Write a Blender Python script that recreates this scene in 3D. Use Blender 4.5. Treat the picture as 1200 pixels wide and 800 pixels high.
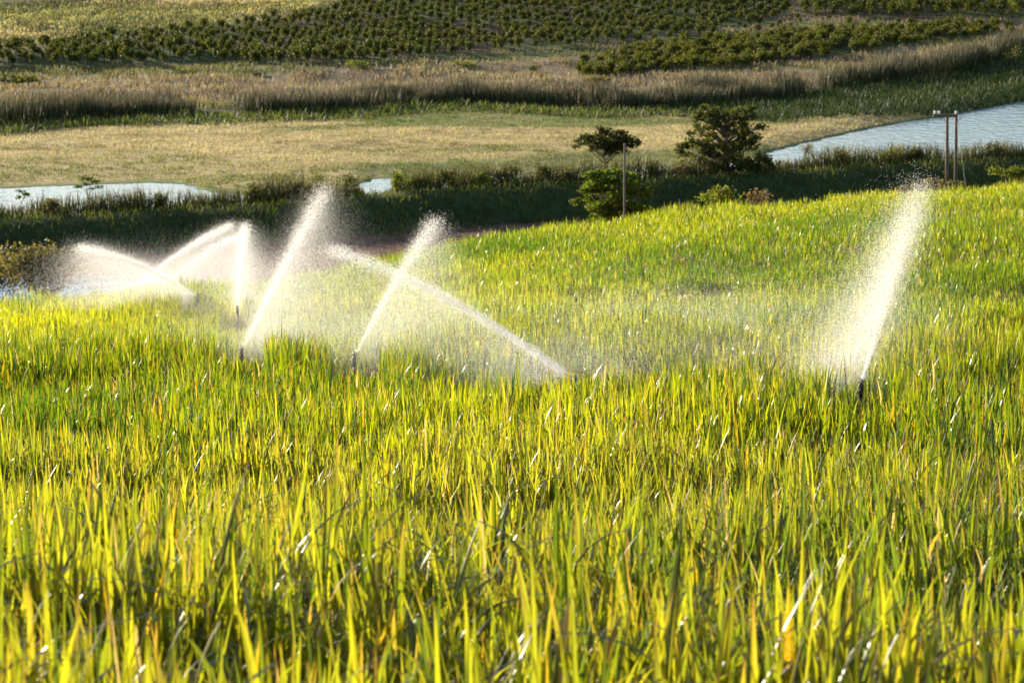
import bpy, math
import numpy as np
R = math.radians
sc = bpy.context.scene
for o in list(bpy.data.objects):
    bpy.data.objects.remove(o)
rng = np.random.default_rng(11)

# ------------------------------------------------------------------ camera, sky, sun, exposure
CAM_Z = 27.0
PITCH = math.atan(500 / 3000)
cam = bpy.data.cameras.new('camera')
cam.sensor_width = 36.0
cam.lens = 90.0
cam.clip_start = 0.1
cam.clip_end = 9000
cam.dof.use_dof = True
cam.dof.focus_distance = 31.0
cam.dof.aperture_fstop = 5.0
cam_o = bpy.data.objects.new('camera', cam)
sc.collection.objects.link(cam_o)
cam_o.location = (0, 0, CAM_Z)
cam_o.rotation_euler = (math.pi / 2 - PITCH, 0, 0)
sc.camera = cam_o

SUN_EL, SUN_AZ = R(14), R(-47)          # azimuth measured from +Y, negative = towards -X
world = bpy.data.worlds.new('World')
sc.world = world
world.use_nodes = True
nt = world.node_tree
sky = nt.nodes.new('ShaderNodeTexSky')
sky.sky_type = 'NISHITA'
sky.sun_disc = False
sky.sun_elevation = SUN_EL
sky.sun_rotation = SUN_AZ
nt.links.new(sky.outputs[0], nt.nodes['Background'].inputs[0])
nt.nodes['Background'].inputs[1].default_value = 0.085
sun = bpy.data.lights.new('sun', 'SUN')
sun.energy = 5.0
sun.angle = R(0.53)
sun.color = (1.0, 0.875, 0.71)
sun_o = bpy.data.objects.new('sun', sun)
sc.collection.objects.link(sun_o)
sd = np.array([math.sin(SUN_AZ) * math.cos(SUN_EL), math.cos(SUN_AZ) * math.cos(SUN_EL), math.sin(SUN_EL)])
from mathutils import Vector
sun_o.rotation_euler = Vector(-sd).to_track_quat('-Z', 'Y').to_euler()
sun_o.location = Vector(sd) * 400
sc.view_settings.view_transform = 'Standard'
sc.view_settings.look = 'None'
sc.view_settings.exposure = 1.42
sc.view_settings.gamma = 1.0
sc.view_settings.use_curve_mapping = False
sc.render.engine = 'CYCLES'
sc.cycles.use_denoising = True
sc.cycles.max_bounces = 10
sc.cycles.diffuse_bounces = 3
sc.cycles.transmission_bounces = 3
sc.cycles.glossy_bounces = 2
sc.cycles.transparent_max_bounces = 8

# ------------------------------------------------------------------ projection maths (photo pixels of a 1200 x 800 frame)
CP, SP = math.cos(PITCH), math.sin(PITCH)

def P(u, v, d):
    """the point at pixel (u, v) whose distance along +Y is d"""
    fw = 3000 * CP + (400 - v) * SP
    dz = -3000 * SP + (400 - v) * CP
    return np.array([(u - 600) / fw * d, d, CAM_Z + dz / fw * d])

def slope(v):
    v = np.asarray(v, float)
    return (3000 * SP - (400 - v) * CP) / (3000 * CP + (400 - v) * SP)

def project(x, y, z):
    dz = z - CAM_Z
    f = y * CP - dz * SP
    up = y * SP + dz * CP
    return 600 + 3000 * x / f, 400 - 3000 * up / f

# ------------------------------------------------------------------ noise
_tab = np.random.default_rng(5).random((256, 256))

def vnoise(x, y):
    x = np.asarray(x, float); y = np.asarray(y, float)
    xi = np.floor(x).astype(int); yi = np.floor(y).astype(int)
    fx = x - xi; fy = y - yi
    fx = fx * fx * (3 - 2 * fx); fy = fy * fy * (3 - 2 * fy)
    a = _tab[xi & 255, yi & 255]; b = _tab[(xi + 1) & 255, yi & 255]
    c = _tab[xi & 255, (yi + 1) & 255]; d = _tab[(xi + 1) & 255, (yi + 1) & 255]
    return (a * (1 - fx) + b * fx) * (1 - fy) + (c * (1 - fx) + d * fx) * fy

def fbm(x, y, o=4):
    s = 0; a = 0.5; n = 0
    for i in range(o):
        s = s + a * vnoise(x * 2 ** i + 17.3 * i, y * 2 ** i + 9.1 * i); n += a; a *= 0.5
    return s / n

def sstep(a, b, x):
    t = np.clip((x - a) / (b - a), 0, 1)
    return t * t * (3 - 2 * t)

# ------------------------------------------------------------------ terrain
CANE_H = 0.85
COLS = [(-500, [(45, 415), (55, 392), (65, 375)], (74, 368)),
        (0,    [(45, 412), (55, 386), (65, 367)], (73, 357)),
        (150,  [(45, 412), (55, 384), (65, 358)], (76, 338)),
        (300,  [(45, 412), (55, 382), (65, 355), (75, 336)], (84, 325)),
        (430,  [(45, 412), (55, 379), (65, 351), (75, 329)], (88, 307)),
        (600,  [(45, 410), (55, 375), (65, 345), (75, 318)], (96, 275)),
        (800,  [(45, 410), (55, 370), (65, 338), (75, 308), (90, 272)], (104, 249)),
        (1000, [(45, 408), (55, 367), (65, 332), (75, 301), (90, 263)], (110, 232)),
        (1200, [(45, 405), (55, 362), (65, 326), (75, 293), (90, 251)], (114, 213)),
        (1700, [(45, 400), (55, 355), (65, 315), (75, 280), (90, 236)], (118, 188))]
GD = np.arange(0, 205, 1.0)
rows = []
for u, mid, (dc, vc) in COLS:
    ds = [0, 5, 9, 12, 17, 25, 36]; Ds = [0.95, 1.86, 2.76, 3.22, 4.0, 5.18, 6.66]
    for d, v in mid + [(dc, vc)]:
        ds.append(d); Ds.append(float(slope(v)) * d)
    D = np.interp(GD, ds, Ds)
    s0 = float(slope(vc)); q = np.maximum(GD - dc, 0)
    q1 = np.minimum(q, 22)
    tail = Ds[-1] + s0 * q1 + 0.0042 * q1 ** 2 + (s0 + 0.185) * (q - q1)
    D = np.where(GD > dc, tail, D)
    D[:150] += 0
    k = np.exp(-np.linspace(-2, 2, 9) ** 2); k /= k.sum()
    D = np.convolve(np.pad(D, 4, mode='edge'), k, 'valid')
    rows.append(D + CANE_H)
UC = np.array([c[0] for c in COLS], float)
UF = np.arange(-500, 1701, 20.0)
tabl = np.array([np.interp(UF, UC, np.array(rows)[:, j]) for j in range(len(GD))]).T     # (u, d)
k = np.exp(-np.linspace(-2, 2, 9) ** 2); k /= k.sum()
tabl = np.array([np.convolve(np.pad(tabl[:, j], 4, mode='edge'), k, 'valid') for j in range(len(GD))]).T

def ucol(x, y):
    return np.clip(600 + 2982 * x / np.maximum(y, 20), -500, 1700)

def hill_z(x, y):
    u = (ucol(x, y) + 500) / 20; d = np.clip(y, 0, 203.9)
    ui = np.clip(np.floor(u).astype(int), 0, len(UF) - 2); di = np.floor(d).astype(int)
    fu = u - ui; fd = d - di
    D = (tabl[ui, di] * (1 - fu) + tabl[ui + 1, di] * fu) * (1 - fd) + (tabl[ui, di + 1] * (1 - fu) + tabl[ui + 1, di + 1] * fu) * fd
    D = D + np.maximum(y - 203.9, 0) * 0.3
    amp = sstep(10, 40, y) * 0.55
    return CAM_Z - D + amp * (fbm(x / 7 + 3, y / 9 + 1, 3) - 0.5)

CREST_U = [-600, 0, 130, 230, 330, 450, 600, 765, 860, 975, 1050, 1200, 1800]
CREST_V = [285, 259, 252, 246, 240, 229, 219, 212, 206, 199, 194, 187, 165]
CREST_D = 26.2 / slope(CREST_V)
SHORE_U = [-700, 0, 60, 180, 215, 240, 320, 400, 425, 447, 475, 560, 620, 700, 800, 880, 897, 950, 1040, 1100, 1200, 1350, 1800]
SHORE_V = [232, 220, 217, 213, 215, 224, 229, 222, 216, 207, 216, 210, 203, 196, 195, 189, 179, 166, 146, 137, 118, 98, 80]
SHORE_D = 26.9 / slope(SHORE_V)
REED_U = [-600, 0, 100, 200, 270, 400, 540, 700, 800, 900, 1000, 1100, 1200, 1800]
REED_V = [160, 147, 138, 135, 134, 130, 122, 129, 126, 119, 104, 94, 79, 50]
REED_D = 26.0 / slope(REED_V)
crest_d = lambda u: np.interp(u, CREST_U, CREST_D)
shore_d = lambda u: np.interp(u, SHORE_U, SHORE_D)
reed_d = lambda u: np.interp(u, REED_U, REED_D)
FZ_D = [0, 230, 330, 350, 372, 400, 430, 480, 520, 560, 640, 800, 1000, 2000, 4500, 9000]
FZ_Z = [.2, .2, .7, .95, 1.0, 1.5, 2.5, 6.3, 9.8, 13.2, 19.5, 30, 43, 110, 260, 430]

def valley_z(x, y):
    u = ucol(x, y)
    q = y - crest_d(u)
    z = -1.75 + 2.55 * sstep(-8.5, -1.2, q) - 0.6 * sstep(1.2, 3.5, q)
    wsh = shore_d(u) - y
    far = np.interp(y, FZ_D, FZ_Z) * sstep(0, 16, -wsh) - 1.1 * sstep(0, 3.0, wsh) + 0.03
    # the bank, the water and then the far shore
    z = np.where(q > 3.5, z + (far - z) * sstep(4.5, 7.5, q), z)
    # the pond in front of the dam wall
    pond = sstep(185, 188, y) * sstep(207, 204, y) * sstep(205, 188, u)
    z = z - 0.9 * pond
    rough = sstep(355, 400, y) * (1 + 2 * sstep(500, 900, y))
    z = z + rough * 1.9 * (fbm(x / 26, y / 18, 3) - 0.5) + 0.10 * (fbm(x / 3, y / 3, 2) - 0.5) * sstep(-1.0, -3, wsh) * (q > 7)
    z = z + 0.25 * (fbm(x / 4, y / 4, 2) - 0.5) * (q < -9) * (1 - pond)
    return z

def G(x, y):
    x = np.asarray(x, float); y = np.asarray(y, float)
    a = hill_z(x, y); b = valley_z(x, y)
    s = sstep(-1.5, 1.5, a - b)
    return np.where(y < 60, a, b + (a - b) * s)

def hit(u, v, lift=0.0, d0=8.0, d1=1500.0):
    """where the ray through pixel (u, v) meets the ground (raised by lift)"""
    d = np.concatenate([np.arange(d0, 420, 0.25), np.arange(420, d1, 1.0)])
    fw = 3000 * CP + (400 - v) * SP; dz = -3000 * SP + (400 - v) * CP
    x = (u - 600) / fw * d; z = CAM_Z + dz / fw * d
    h = np.nonzero(G(x, d) + lift >= z)[0]
    i = h[0] if len(h) else len(d) - 1
    return np.array([x[i], d[i], G(x[i], d[i])])

# ------------------------------------------------------------------ mesh helpers
def mesh_np(name, V, F, mat, col=None, smooth=True, mats=None):
    """V (n,3), F (m,k): one mesh from numpy arrays"""
    V = np.asarray(V, np.float32); F = np.asarray(F, np.int32)
    me = bpy.data.meshes.new(name)
    m, kk = F.shape
    me.vertices.add(len(V)); me.vertices.foreach_set('co', V.ravel())
    me.loops.add(m * kk); me.loops.foreach_set('vertex_index', F.ravel())
    me.polygons.add(m)
    me.polygons.foreach_set('loop_start', np.arange(0, m * kk, kk, dtype=np.int32))
    me.polygons.foreach_set('use_smooth', np.full(m, smooth))
    if col is not None:
        a = me.attributes.new('col', 'FLOAT_COLOR', 'POINT')
        c = np.ones((len(V), 4), np.float32); c[:, :3] = col
        a.data.foreach_set('color', c.ravel())
    me.materials.append(mat)
    me.update(calc_edges=True)
    return me

def link(name, me, parent=None, loc=(0, 0, 0)):
    o = bpy.data.objects.new(name, me)
    sc.collection.objects.link(o)
    o.location = loc
    if parent: o.parent = parent
    return o

def tag(o, label=None, cat=None, group=None, kind=None):
    if label: o['label'] = label
    if cat: o['category'] = cat
    if group: o['group'] = group
    if kind: o['kind'] = kind
    return o

def empty(name, loc):
    o = bpy.data.objects.new(name, None)
    sc.collection.objects.link(o); o.location = loc
    o.empty_display_size = 0.3
    return o

class MB:
    """collects tubes and boxes, becomes one mesh"""
    def __init__(s): s.V = []; s.F = []; s.n = 0
    def tube(s, pts, rad, seg=8):
        pts = np.asarray(pts, float); rad = np.broadcast_to(rad, len(pts)); n = len(pts)
        ang = np.arange(seg) / seg * 2 * math.pi
        tg = np.gradient(pts, axis=0); tg /= np.linalg.norm(tg, axis=1)[:, None]
        ref = np.array([0, 0, 1.0]) if abs(tg[0, 2]) < 0.9 else np.array([1.0, 0, 0])
        for i in range(n):
            a = np.cross(tg[i], ref); a /= np.linalg.norm(a); b = np.cross(tg[i], a)
            s.V.append(pts[i] + rad[i] * (np.cos(ang)[:, None] * a + np.sin(ang)[:, None] * b))
        f = []
        for i in range(n - 1):
            for j in range(seg):
                f.append([s.n + i * seg + j, s.n + i * seg + (j + 1) % seg, s.n + (i + 1) * seg + (j + 1) % seg, s.n + (i + 1) * seg + j])
        # caps as thin quads fans
        s.n += n * seg
        s.V.append(np.array([pts[0], pts[-1]]))
        for j in range(0, seg, 2):
            f.append([s.n, s.n - n * seg + (j + 2) % seg, s.n - n * seg + j + 1, s.n - n * seg + j])
            f.append([s.n + 1, s.n - seg + j, s.n - seg + j + 1, s.n - seg + (j + 2) % seg])
        s.n += 2
        s.F += f
    def box(s, c, size, rz=0.0, bev=0.0):
        c = np.asarray(c, float); h = np.asarray(size, float) / 2
        p = np.array([[x, y, z] for z in (-1, 1) for x, y in ((-1, -1), (1, -1), (1, 1), (-1, 1))], float) * h
        m = np.array([[math.cos(rz), -math.sin(rz), 0], [math.sin(rz), math.cos(rz), 0], [0, 0, 1]])
        s.V.append(p @ m.T + c); n = s.n
        s.F += [[n, n + 3, n + 2, n + 1], [n + 4, n + 5, n + 6, n + 7]] + [[n + i, n + (i + 1) % 4, n + 4 + (i + 1) % 4, n + 4 + i] for i in range(4)]
        s.n += 8
    def build(s, name, mat, parent=None, smooth=True):
        return link(name, mesh_np(name, np.concatenate(s.V), s.F, mat, smooth=smooth), parent)

def blades(base, h, w, K, lean_az, lean, bend, face_az, col, tipcol=None, prof=0.55, fold=0.0):
    """N tapering grass leaves; returns V, F, C"""
    N = len(base)
    t = np.linspace(0, 1, K + 1)[None, :, None]
    H = np.broadcast_to(h, N)[:, None, None]
    ld = np.stack([np.cos(lean_az), np.sin(lean_az), np.zeros(N)], 1)[:, None, :]
    ln = np.broadcast_to(lean, N)[:, None, None]; bn = np.broadcast_to(bend, N)[:, None, None]
    out = ln * t + bn * t ** 2.6
    up = t * (1 - 0.35 * ln ** 2) - 0.55 * bn * t ** 3.2
    c = base[:, None, :] + H * (ld * out + np.array([0, 0, 1.0]) * up)
    fd = np.stack([np.cos(face_az), np.sin(face_az), np.zeros(N)], 1)[:, None, :]
    ww = np.broadcast_to(w, N)[:, None, None] * 0.5 * (np.clip(prof + 2.2 * t, 0, 1)) * (1 - t ** 2.2 * 0.97)
    if fold > 0:                       # a V-shaped leaf with a paler midrib
        nd = np.stack([-np.sin(face_az), np.cos(face_az), np.zeros(N)], 1)[:, None, :]
        V = np.stack([c - fd * ww, c + nd * ww * fold - fd * ww * .06, c + nd * ww * fold + fd * ww * .06, c + fd * ww], 2).reshape(-1, 3)
        i = np.arange(N)[:, None] * (K + 1) * 4 + np.arange(K)[None] * 4
        F = np.concatenate([np.stack([i + j, i + j + 1, i + j + 5, i + j + 4], -1).reshape(-1, 4) for j in (0, 2)])
        F = np.concatenate([F, np.stack([i + 1, i + 2, i + 6, i + 5], -1).reshape(-1, 4)])
        C = np.broadcast_to(col[:, None, :], (N, K + 1, 3)).copy()
        if tipcol is not None:
            C = C + (tipcol[:, None, :] - C) * (t ** 3)
        rib = C * .75 + np.array([.42, .42, .10]) * .25
        C = np.stack([C, rib, rib, C], 2).reshape(-1, 3)
        return V, F, C
    V = np.stack([c - fd * ww, c + fd * ww], 2).reshape(-1, 3)
    i = np.arange(N)[:, None] * (K + 1) * 2 + np.arange(K)[None] * 2
    F = np.stack([i, i + 1, i + 3, i + 2], -1).reshape(-1, 4)
    C = np.broadcast_to(col[:, None, :], (N, K + 1, 3)).copy()
    if tipcol is not None:
        C = C + (tipcol[:, None, :] - C) * (t ** 3)
    C = np.repeat(C.reshape(-1, 3), 2, axis=0)
    return V, F, C

def join(parts):
    V = []; F = []; C = []; n = 0
    for v, f, c in parts:
        V.append(v); F.append(f + n); C.append(c); n += len(v)
    return np.concatenate(V), np.concatenate(F), np.concatenate(C)

def leaf_quads(pts, size, rg, nrm=None, asp=1.0):
    """one randomly turned quad of about SIZE at each point"""
    n = len(pts)
    a = rg.normal(size=(n, 3)); a /= np.linalg.norm(a, axis=1)[:, None]
    b = rg.normal(size=(n, 3)) if nrm is None else np.cross(nrm + 0.5 * rg.normal(size=(n, 3)), a)
    b -= a * (a * b).sum(1)[:, None]; b /= np.linalg.norm(b, axis=1)[:, None] + 1e-9
    s = (np.broadcast_to(size, n) * rg.uniform(0.6, 1.3, n))[:, None] * 0.5
    V = np.stack([pts - a * s * asp - b * s * .3, pts - a * s * .2 + b * s, pts + a * s * asp + b * s * .2, pts + a * s * .1 - b * s], 1).reshape(-1, 3)
    F = np.arange(n * 4).reshape(-1, 4)
    return V, F

def ellipsoid_pts(c, r, n, rg, shell=0.55):
    d = rg.normal(size=(n, 3)); d /= np.linalg.norm(d, axis=1)[:, None]
    q = rg.random(n) ** (1 - shell)
    return np.asarray(c) + d * q[:, None] * np.asarray(r)

# ------------------------------------------------------------------ materials
def new_mat(name):
    m = bpy.data.materials.new(name); m.use_nodes = True
    n = m.node_tree; n.nodes.clear()
    out = n.nodes.new('ShaderNodeOutputMaterial')
    return m, n, out

def leaf_mat(name, rough=0.4, spec=0.4, base_fac=0.6, trans=0.5, warm=(1.15, 1.0, 0.6), colour=None):
    """thin leaf: lit face + light coming through, colour per leaf from the mesh"""
    m, n, out = new_mat(name)
    L = n.links.new
    if colour is None:
        at = n.nodes.new('ShaderNodeAttribute'); at.attribute_name = 'col'; src = at.outputs['Color']
    else:
        at = n.nodes.new('ShaderNodeRGB'); at.outputs[0].default_value = (*colour, 1); src = at.outputs[0]
    mul = n.nodes.new('ShaderNodeMix'); mul.data_type = 'RGBA'; mul.blend_type = 'MULTIPLY'; mul.inputs[0].default_value = 1
    mul.inputs[7].default_value = (base_fac,) * 3 + (1,)
    L(src, mul.inputs[6])
    m2 = n.nodes.new('ShaderNodeMix'); m2.data_type = 'RGBA'; m2.blend_type = 'MULTIPLY'; m2.inputs[0].default_value = 1
    m2.inputs[7].default_value = (*warm, 1)
    L(src, m2.inputs[6])
    p = n.nodes.new('ShaderNodeBsdfPrincipled'); p.inputs['Roughness'].default_value = rough
    p.inputs['Specular IOR Level'].default_value = spec
    L(mul.outputs[2], p.inputs['Base Color'])
    t = n.nodes.new('ShaderNodeBsdfTranslucent'); L(m2.outputs[2], t.inputs['Color'])
    mx = n.nodes.new('ShaderNodeMixShader'); mx.inputs[0].default_value = trans
    L(p.outputs[0], mx.inputs[1]); L(t.outputs[0], mx.inputs[2]); L(mx.outputs[0], out.inputs[0])
    return m

def plain_mat(name, c0, c1, scale=6.0, rough=0.7, metal=0.0, stretch=(1, 1, 1)):
    m, n, out = new_mat(name); L = n.links.new
    tc = n.nodes.new('ShaderNodeTexCoord'); mp = n.nodes.new('ShaderNodeMapping'); mp.inputs['Scale'].default_value = stretch
    nz = n.nodes.new('ShaderNodeTexNoise'); nz.inputs['Scale'].default_value = scale; nz.inputs['Detail'].default_value = 5
    L(tc.outputs['Object'], mp.inputs[0]); L(mp.outputs[0], nz.inputs[0])
    mx = n.nodes.new('ShaderNodeMix'); mx.data_type = 'RGBA'; mx.inputs[6].default_value = (*c0, 1); mx.inputs[7].default_value = (*c1, 1)
    L(nz.outputs[0], mx.inputs[0])
    p = n.nodes.new('ShaderNodeBsdfPrincipled'); p.inputs['Roughness'].default_value = rough; p.inputs['Metallic'].default_value = metal
    L(mx.outputs[2], p.inputs['Base Color']); L(p.outputs[0], out.inputs[0])
    return m

M_cane = leaf_mat('cane leaf', 0.31, 0.6, 0.30, 0.62, (1.1, 1.0, 0.5))
M_grass = leaf_mat('field grass', 0.6, 0.2, 0.8, 0.4, (1.1, 1.0, 0.75))
M_reed = leaf_mat('reed', 0.6, 0.15, 0.9, 0.18, (1.1, 1.0, 0.8))
M_leaf = leaf_mat('tree leaf', 0.6, 0.15, 0.9, 0.45, (1.2, 1.1, 0.5))
M_bark = plain_mat('bark', (0.10, 0.075, 0.055), (0.22, 0.17, 0.12), 8, 0.9, stretch=(1, 1, 0.25))
M_pole = plain_mat('weathered pole timber', (0.085, 0.062, 0.042), (0.19, 0.14, 0.095), 5, 0.85, stretch=(2, 2, 0.15))
M_iron = plain_mat('dull sprinkler metal', (0.03, 0.028, 0.025), (0.08, 0.06, 0.045), 30, 0.5, 0.6)
M_ceramic = plain_mat('insulator ceramic', (0.6, 0.58, 0.52), (0.75, 0.73, 0.7), 20, 0.25)
M_wire = plain_mat('wire', (0.08, 0.08, 0.08), (0.15, 0.15, 0.15), 20, 0.5, 0.7)

# water drops: white scattering specks
M_drop, n, out = new_mat('water drop')
d1 = n.nodes.new('ShaderNodeBsdfDiffuse'); d1.inputs[0].default_value = (0.95, 0.95, 0.95, 1)
t1 = n.nodes.new('ShaderNodeBsdfTranslucent'); t1.inputs[0].default_value = (0.99, 0.985, 0.97, 1)
mx = n.nodes.new('ShaderNodeMixShader'); mx.inputs[0].default_value = 0.88
n.links.new(d1.outputs[0], mx.inputs[1]); n.links.new(t1.outputs[0], mx.inputs[2]); n.links.new(mx.outputs[0], out.inputs[0])

# river water
M_water, n, out = new_mat('river water')
tc = n.nodes.new('ShaderNodeTexCoord'); mp = n.nodes.new('ShaderNodeMapping'); mp.inputs['Scale'].default_value = (0.8, 0.3, 1)
nz = n.nodes.new('ShaderNodeTexNoise'); nz.inputs['Scale'].default_value = 1.1; nz.inputs['Detail'].default_value = 4
bp = n.nodes.new('ShaderNodeBump'); bp.inputs['Strength'].default_value = 1.0; bp.inputs['Distance'].default_value = 0.17
p = n.nodes.new('ShaderNodeBsdfPrincipled'); p.inputs['Base Color'].default_value = (0.17, 0.24, 0.33, 1)
p.inputs['Roughness'].default_value = 0.12; p.inputs['IOR'].default_value = 1.33
n.links.new(tc.outputs['Object'], mp.inputs[0]); n.links.new(mp.outputs[0], nz.inputs[0]); n.links.new(nz.outputs[0], bp.inputs['Height'])
n.links.new(bp.outputs[0], p.inputs['Normal']); n.links.new(p.outputs[0], out.inputs[0])

# ground: zone colour from the mesh, broken up by noise
M_ground, n, out = new_mat('ground'); L = n.links.new
at = n.nodes.new('ShaderNodeAttribute'); at.attribute_name = 'col'
tc = n.nodes.new('ShaderNodeTexCoord')
nz = n.nodes.new('ShaderNodeTexNoise'); nz.inputs['Scale'].default_value = 0.9; nz.inputs['Detail'].default_value = 8; nz.inputs['Roughness'].default_value = 0.7
rp = n.nodes.new('ShaderNodeMapRange'); rp.inputs[1].default_value = 0.3; rp.inputs[2].default_value = 0.7; rp.inputs[3].default_value = 0.55; rp.inputs[4].default_value = 1.4
mu = n.nodes.new('ShaderNodeMix'); mu.data_type = 'RGBA'; mu.blend_type = 'MULTIPLY'; mu.inputs[0].default_value = 1
p = n.nodes.new('ShaderNodeBsdfPrincipled'); p.inputs['Roughness'].default_value = 0.95; p.inputs['Specular IOR Level'].default_value = 0.1
bp = n.nodes.new('ShaderNodeBump'); bp.inputs['Strength'].default_value = 0.8; bp.inputs['Distance'].default_value = 0.25
L(tc.outputs['Object'], nz.inputs[0]); L(nz.outputs[0], rp.inputs[0]); L(at.outputs['Color'], mu.inputs[6]); L(rp.outputs[0], mu.inputs[7])
L(mu.outputs[2], p.inputs['Base Color']); L(nz.outputs[0], bp.inputs['Height']); L(bp.outputs[0], p.inputs['Normal']); L(p.outputs[0], out.inputs[0])

# ------------------------------------------------------------------ regions beyond the river (outlines in photo pixels, carried to the ground)
def inside(u, v, poly):
    u = np.asarray(u, float); v = np.asarray(v, float); r = np.zeros(u.shape, bool)
    n = len(poly)
    for i in range(n):
        x0, y0 = poly[i]; x1, y1 = poly[(i + 1) % n]
        if y0 == y1: continue
        c = ((y0 > v) != (y1 > v)) & (u < (x1 - x0) * (v - y0) / (y1 - y0) + x0)
        r ^= c
    return r
ORCH = [(-120, 84), (0, 80), (100, 78), (220, 74), (270, 77), (400, 76), (480, 70), (600, 60), (700, 53), (770, 50), (820, 47), (850, 34), (905, 30), (925, 12), (925, -45), (420, -45), (400, 10), (380, 15), (270, 31), (130, 47), (0, 59), (-120, 68)]
ORCH_HI = [(935, 20), (1060, 24), (1180, 22), (1300, 18), (1300, -45), (1000, -45), (935, 2)]
ORCH_THIN = [(815, 47), (870, 48), (960, 40), (1060, 34), (1060, 26), (935, 22), (860, 30)]
HEDGE = [(682, 92), (790, 86), (880, 78), (1000, 63), (1100, 49), (1185, 44), (1192, 36), (1100, 31), (1000, 39), (850, 49), (760, 60), (705, 68), (680, 80)]

# ------------------------------------------------------------------ the ground sheet and the water
ys = np.concatenate([np.arange(-30, 2, 4), np.arange(2, 124, 0.9), np.arange(124, 184, 2.0), np.arange(184, 300, 0.8), np.arange(300, 700, 2.5), np.geomspace(700, 8000, 60)])
aa = np.linspace(-0.75, 0.75, 360)
Y, A = np.meshgrid(ys, aa, indexing='ij')
X = A * (np.maximum(Y, -10) + 40)
Z = G(X, Y)
gu, gv = project(X, np.maximum(Y, 3), Z)
c_soil = np.array([0.13, 0.075, 0.055]); c_bank = np.array([0.040, 0.058, 0.018]); c_gold = np.array([0.40, 0.31, 0.14])
c_green = np.array([0.10, 0.14, 0.04]); c_tan = np.array([0.20, 0.15, 0.09]); c_mud = np.array([0.12, 0.095, 0.07])
c_pale = np.array([0.36, 0.31, 0.12]); c_lime = np.array([0.17, 0.20, 0.05]); c_orch = np.array([0.075, 0.055, 0.032]); c_orchg = np.array([0.08, 0.105, 0.028])
col = np.broadcast_to(c_soil, X.shape + (3,)).copy()
def lay(mask, c):
    global col
    mask = np.clip(mask, 0, 1)[..., None]
    col = col * (1 - mask) + c * mask
U = ucol(X, Y); q = Y - crest_d(U); sh = Y - shore_d(U); rd = Y - reed_d(U)
n1 = fbm(X / 11, Y / 11, 4); n2 = fbm(X / 40 + 7, Y / 22, 4)
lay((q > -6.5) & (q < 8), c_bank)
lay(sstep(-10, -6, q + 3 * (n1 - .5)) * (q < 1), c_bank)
lay(sstep(-0.5, 0.5, sh) * (Y > 200), c_green * 1.2)
lay(sstep(1.0, 4.5, sh + 5 * (n1 - .5)) * (Y > 200), c_gold)
lay(sstep(.48, .62, n2) * (sh > 3) * 0.75, c_green)
dark_w = np.interp(U, [780, 830, 900, 1000, 1200, 1700], [10, 20, 33, 50, 72, 90])  # dark ground widens to the right, the reeds' shade painted into its colour
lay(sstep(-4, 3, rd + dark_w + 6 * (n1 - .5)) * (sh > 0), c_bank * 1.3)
lay(sstep(7, 12, rd), c_tan)
lay(sstep(.5, .6, n2) * (rd > 12) * 0.7, c_green)
inor = inside(gu, gv, ORCH) | inside(gu, gv, ORCH_HI) | inside(gu, gv, HEDGE)
lay((Y > 380) * inor * 1.0, c_orch)
lay((Y > 380) * inor * sstep(.45, .6, n1) * .8, c_orchg)
lay((Y > 380) * inside(gu, gv, ORCH_THIN) * 1.0, c_orchg * 1.3)
beyond = (Y > 380) & (gv < np.interp(gu, [-300, 0, 130, 270, 375, 420], [64, 54, 42, 26, 8, -30])) & (gu < 420)
lay(beyond * 1.0, c_pale)
lay(beyond * sstep(.42, .56, n2), c_lime)
band = np.abs(gv - np.interp(gu, [-300, 0, 100, 200, 350], [30, 24, 17, 11, 3])) < 1.2
lay(beyond & band, c_bank)
lay(beyond & (gv < np.interp(gu, [-100, 60, 110, 400], [12, 8, 1, -6])), c_bank * 1.2)
lay((Y > 900) * 1.0, c_green)
nr, nc = X.shape
idx = np.arange(nr * nc).reshape(nr, nc)
F = np.stack([idx[:-1, :-1], idx[:-1, 1:], idx[1:, 1:], idx[1:, :-1]], -1).reshape(-1, 4)
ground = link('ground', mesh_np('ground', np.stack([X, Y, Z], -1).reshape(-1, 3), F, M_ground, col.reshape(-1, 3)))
tag(ground, kind='structure')
ru = np.linspace(-500, 1700, 120)
ra = (ru - 600) / 2982; r0 = crest_d(ru) + 5.0; r1 = np.maximum(shore_d(ru) + 6.0, r0 + .5)
RV = np.stack([np.stack([ra * r0, r0, 0 * r0], 1), np.stack([ra * r1, r1, 0 * r1], 1)], 1).reshape(-1, 3)
ri = np.arange(119) * 2
river = link('river', mesh_np('river', RV, np.stack([ri, ri + 2, ri + 3, ri + 1], 1), M_water))
tag(river, kind='structure')
pond = link('pond', mesh_np('pond', [(-120, 178, -1.95), (-20, 178, -1.95), (-20, 212, -1.95), (-120, 212, -1.95)], [[0, 1, 2, 3]], M_water))
tag(pond, kind='structure')

# ------------------------------------------------------------------ the sugar cane
HEADS = [(float(P(u_, 400, d_)[0]), d_) for u_, d_ in ((1009, 36.0), (415, 44.5), (283, 46.5), (278, 63.0), (232, 71.0))]

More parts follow.
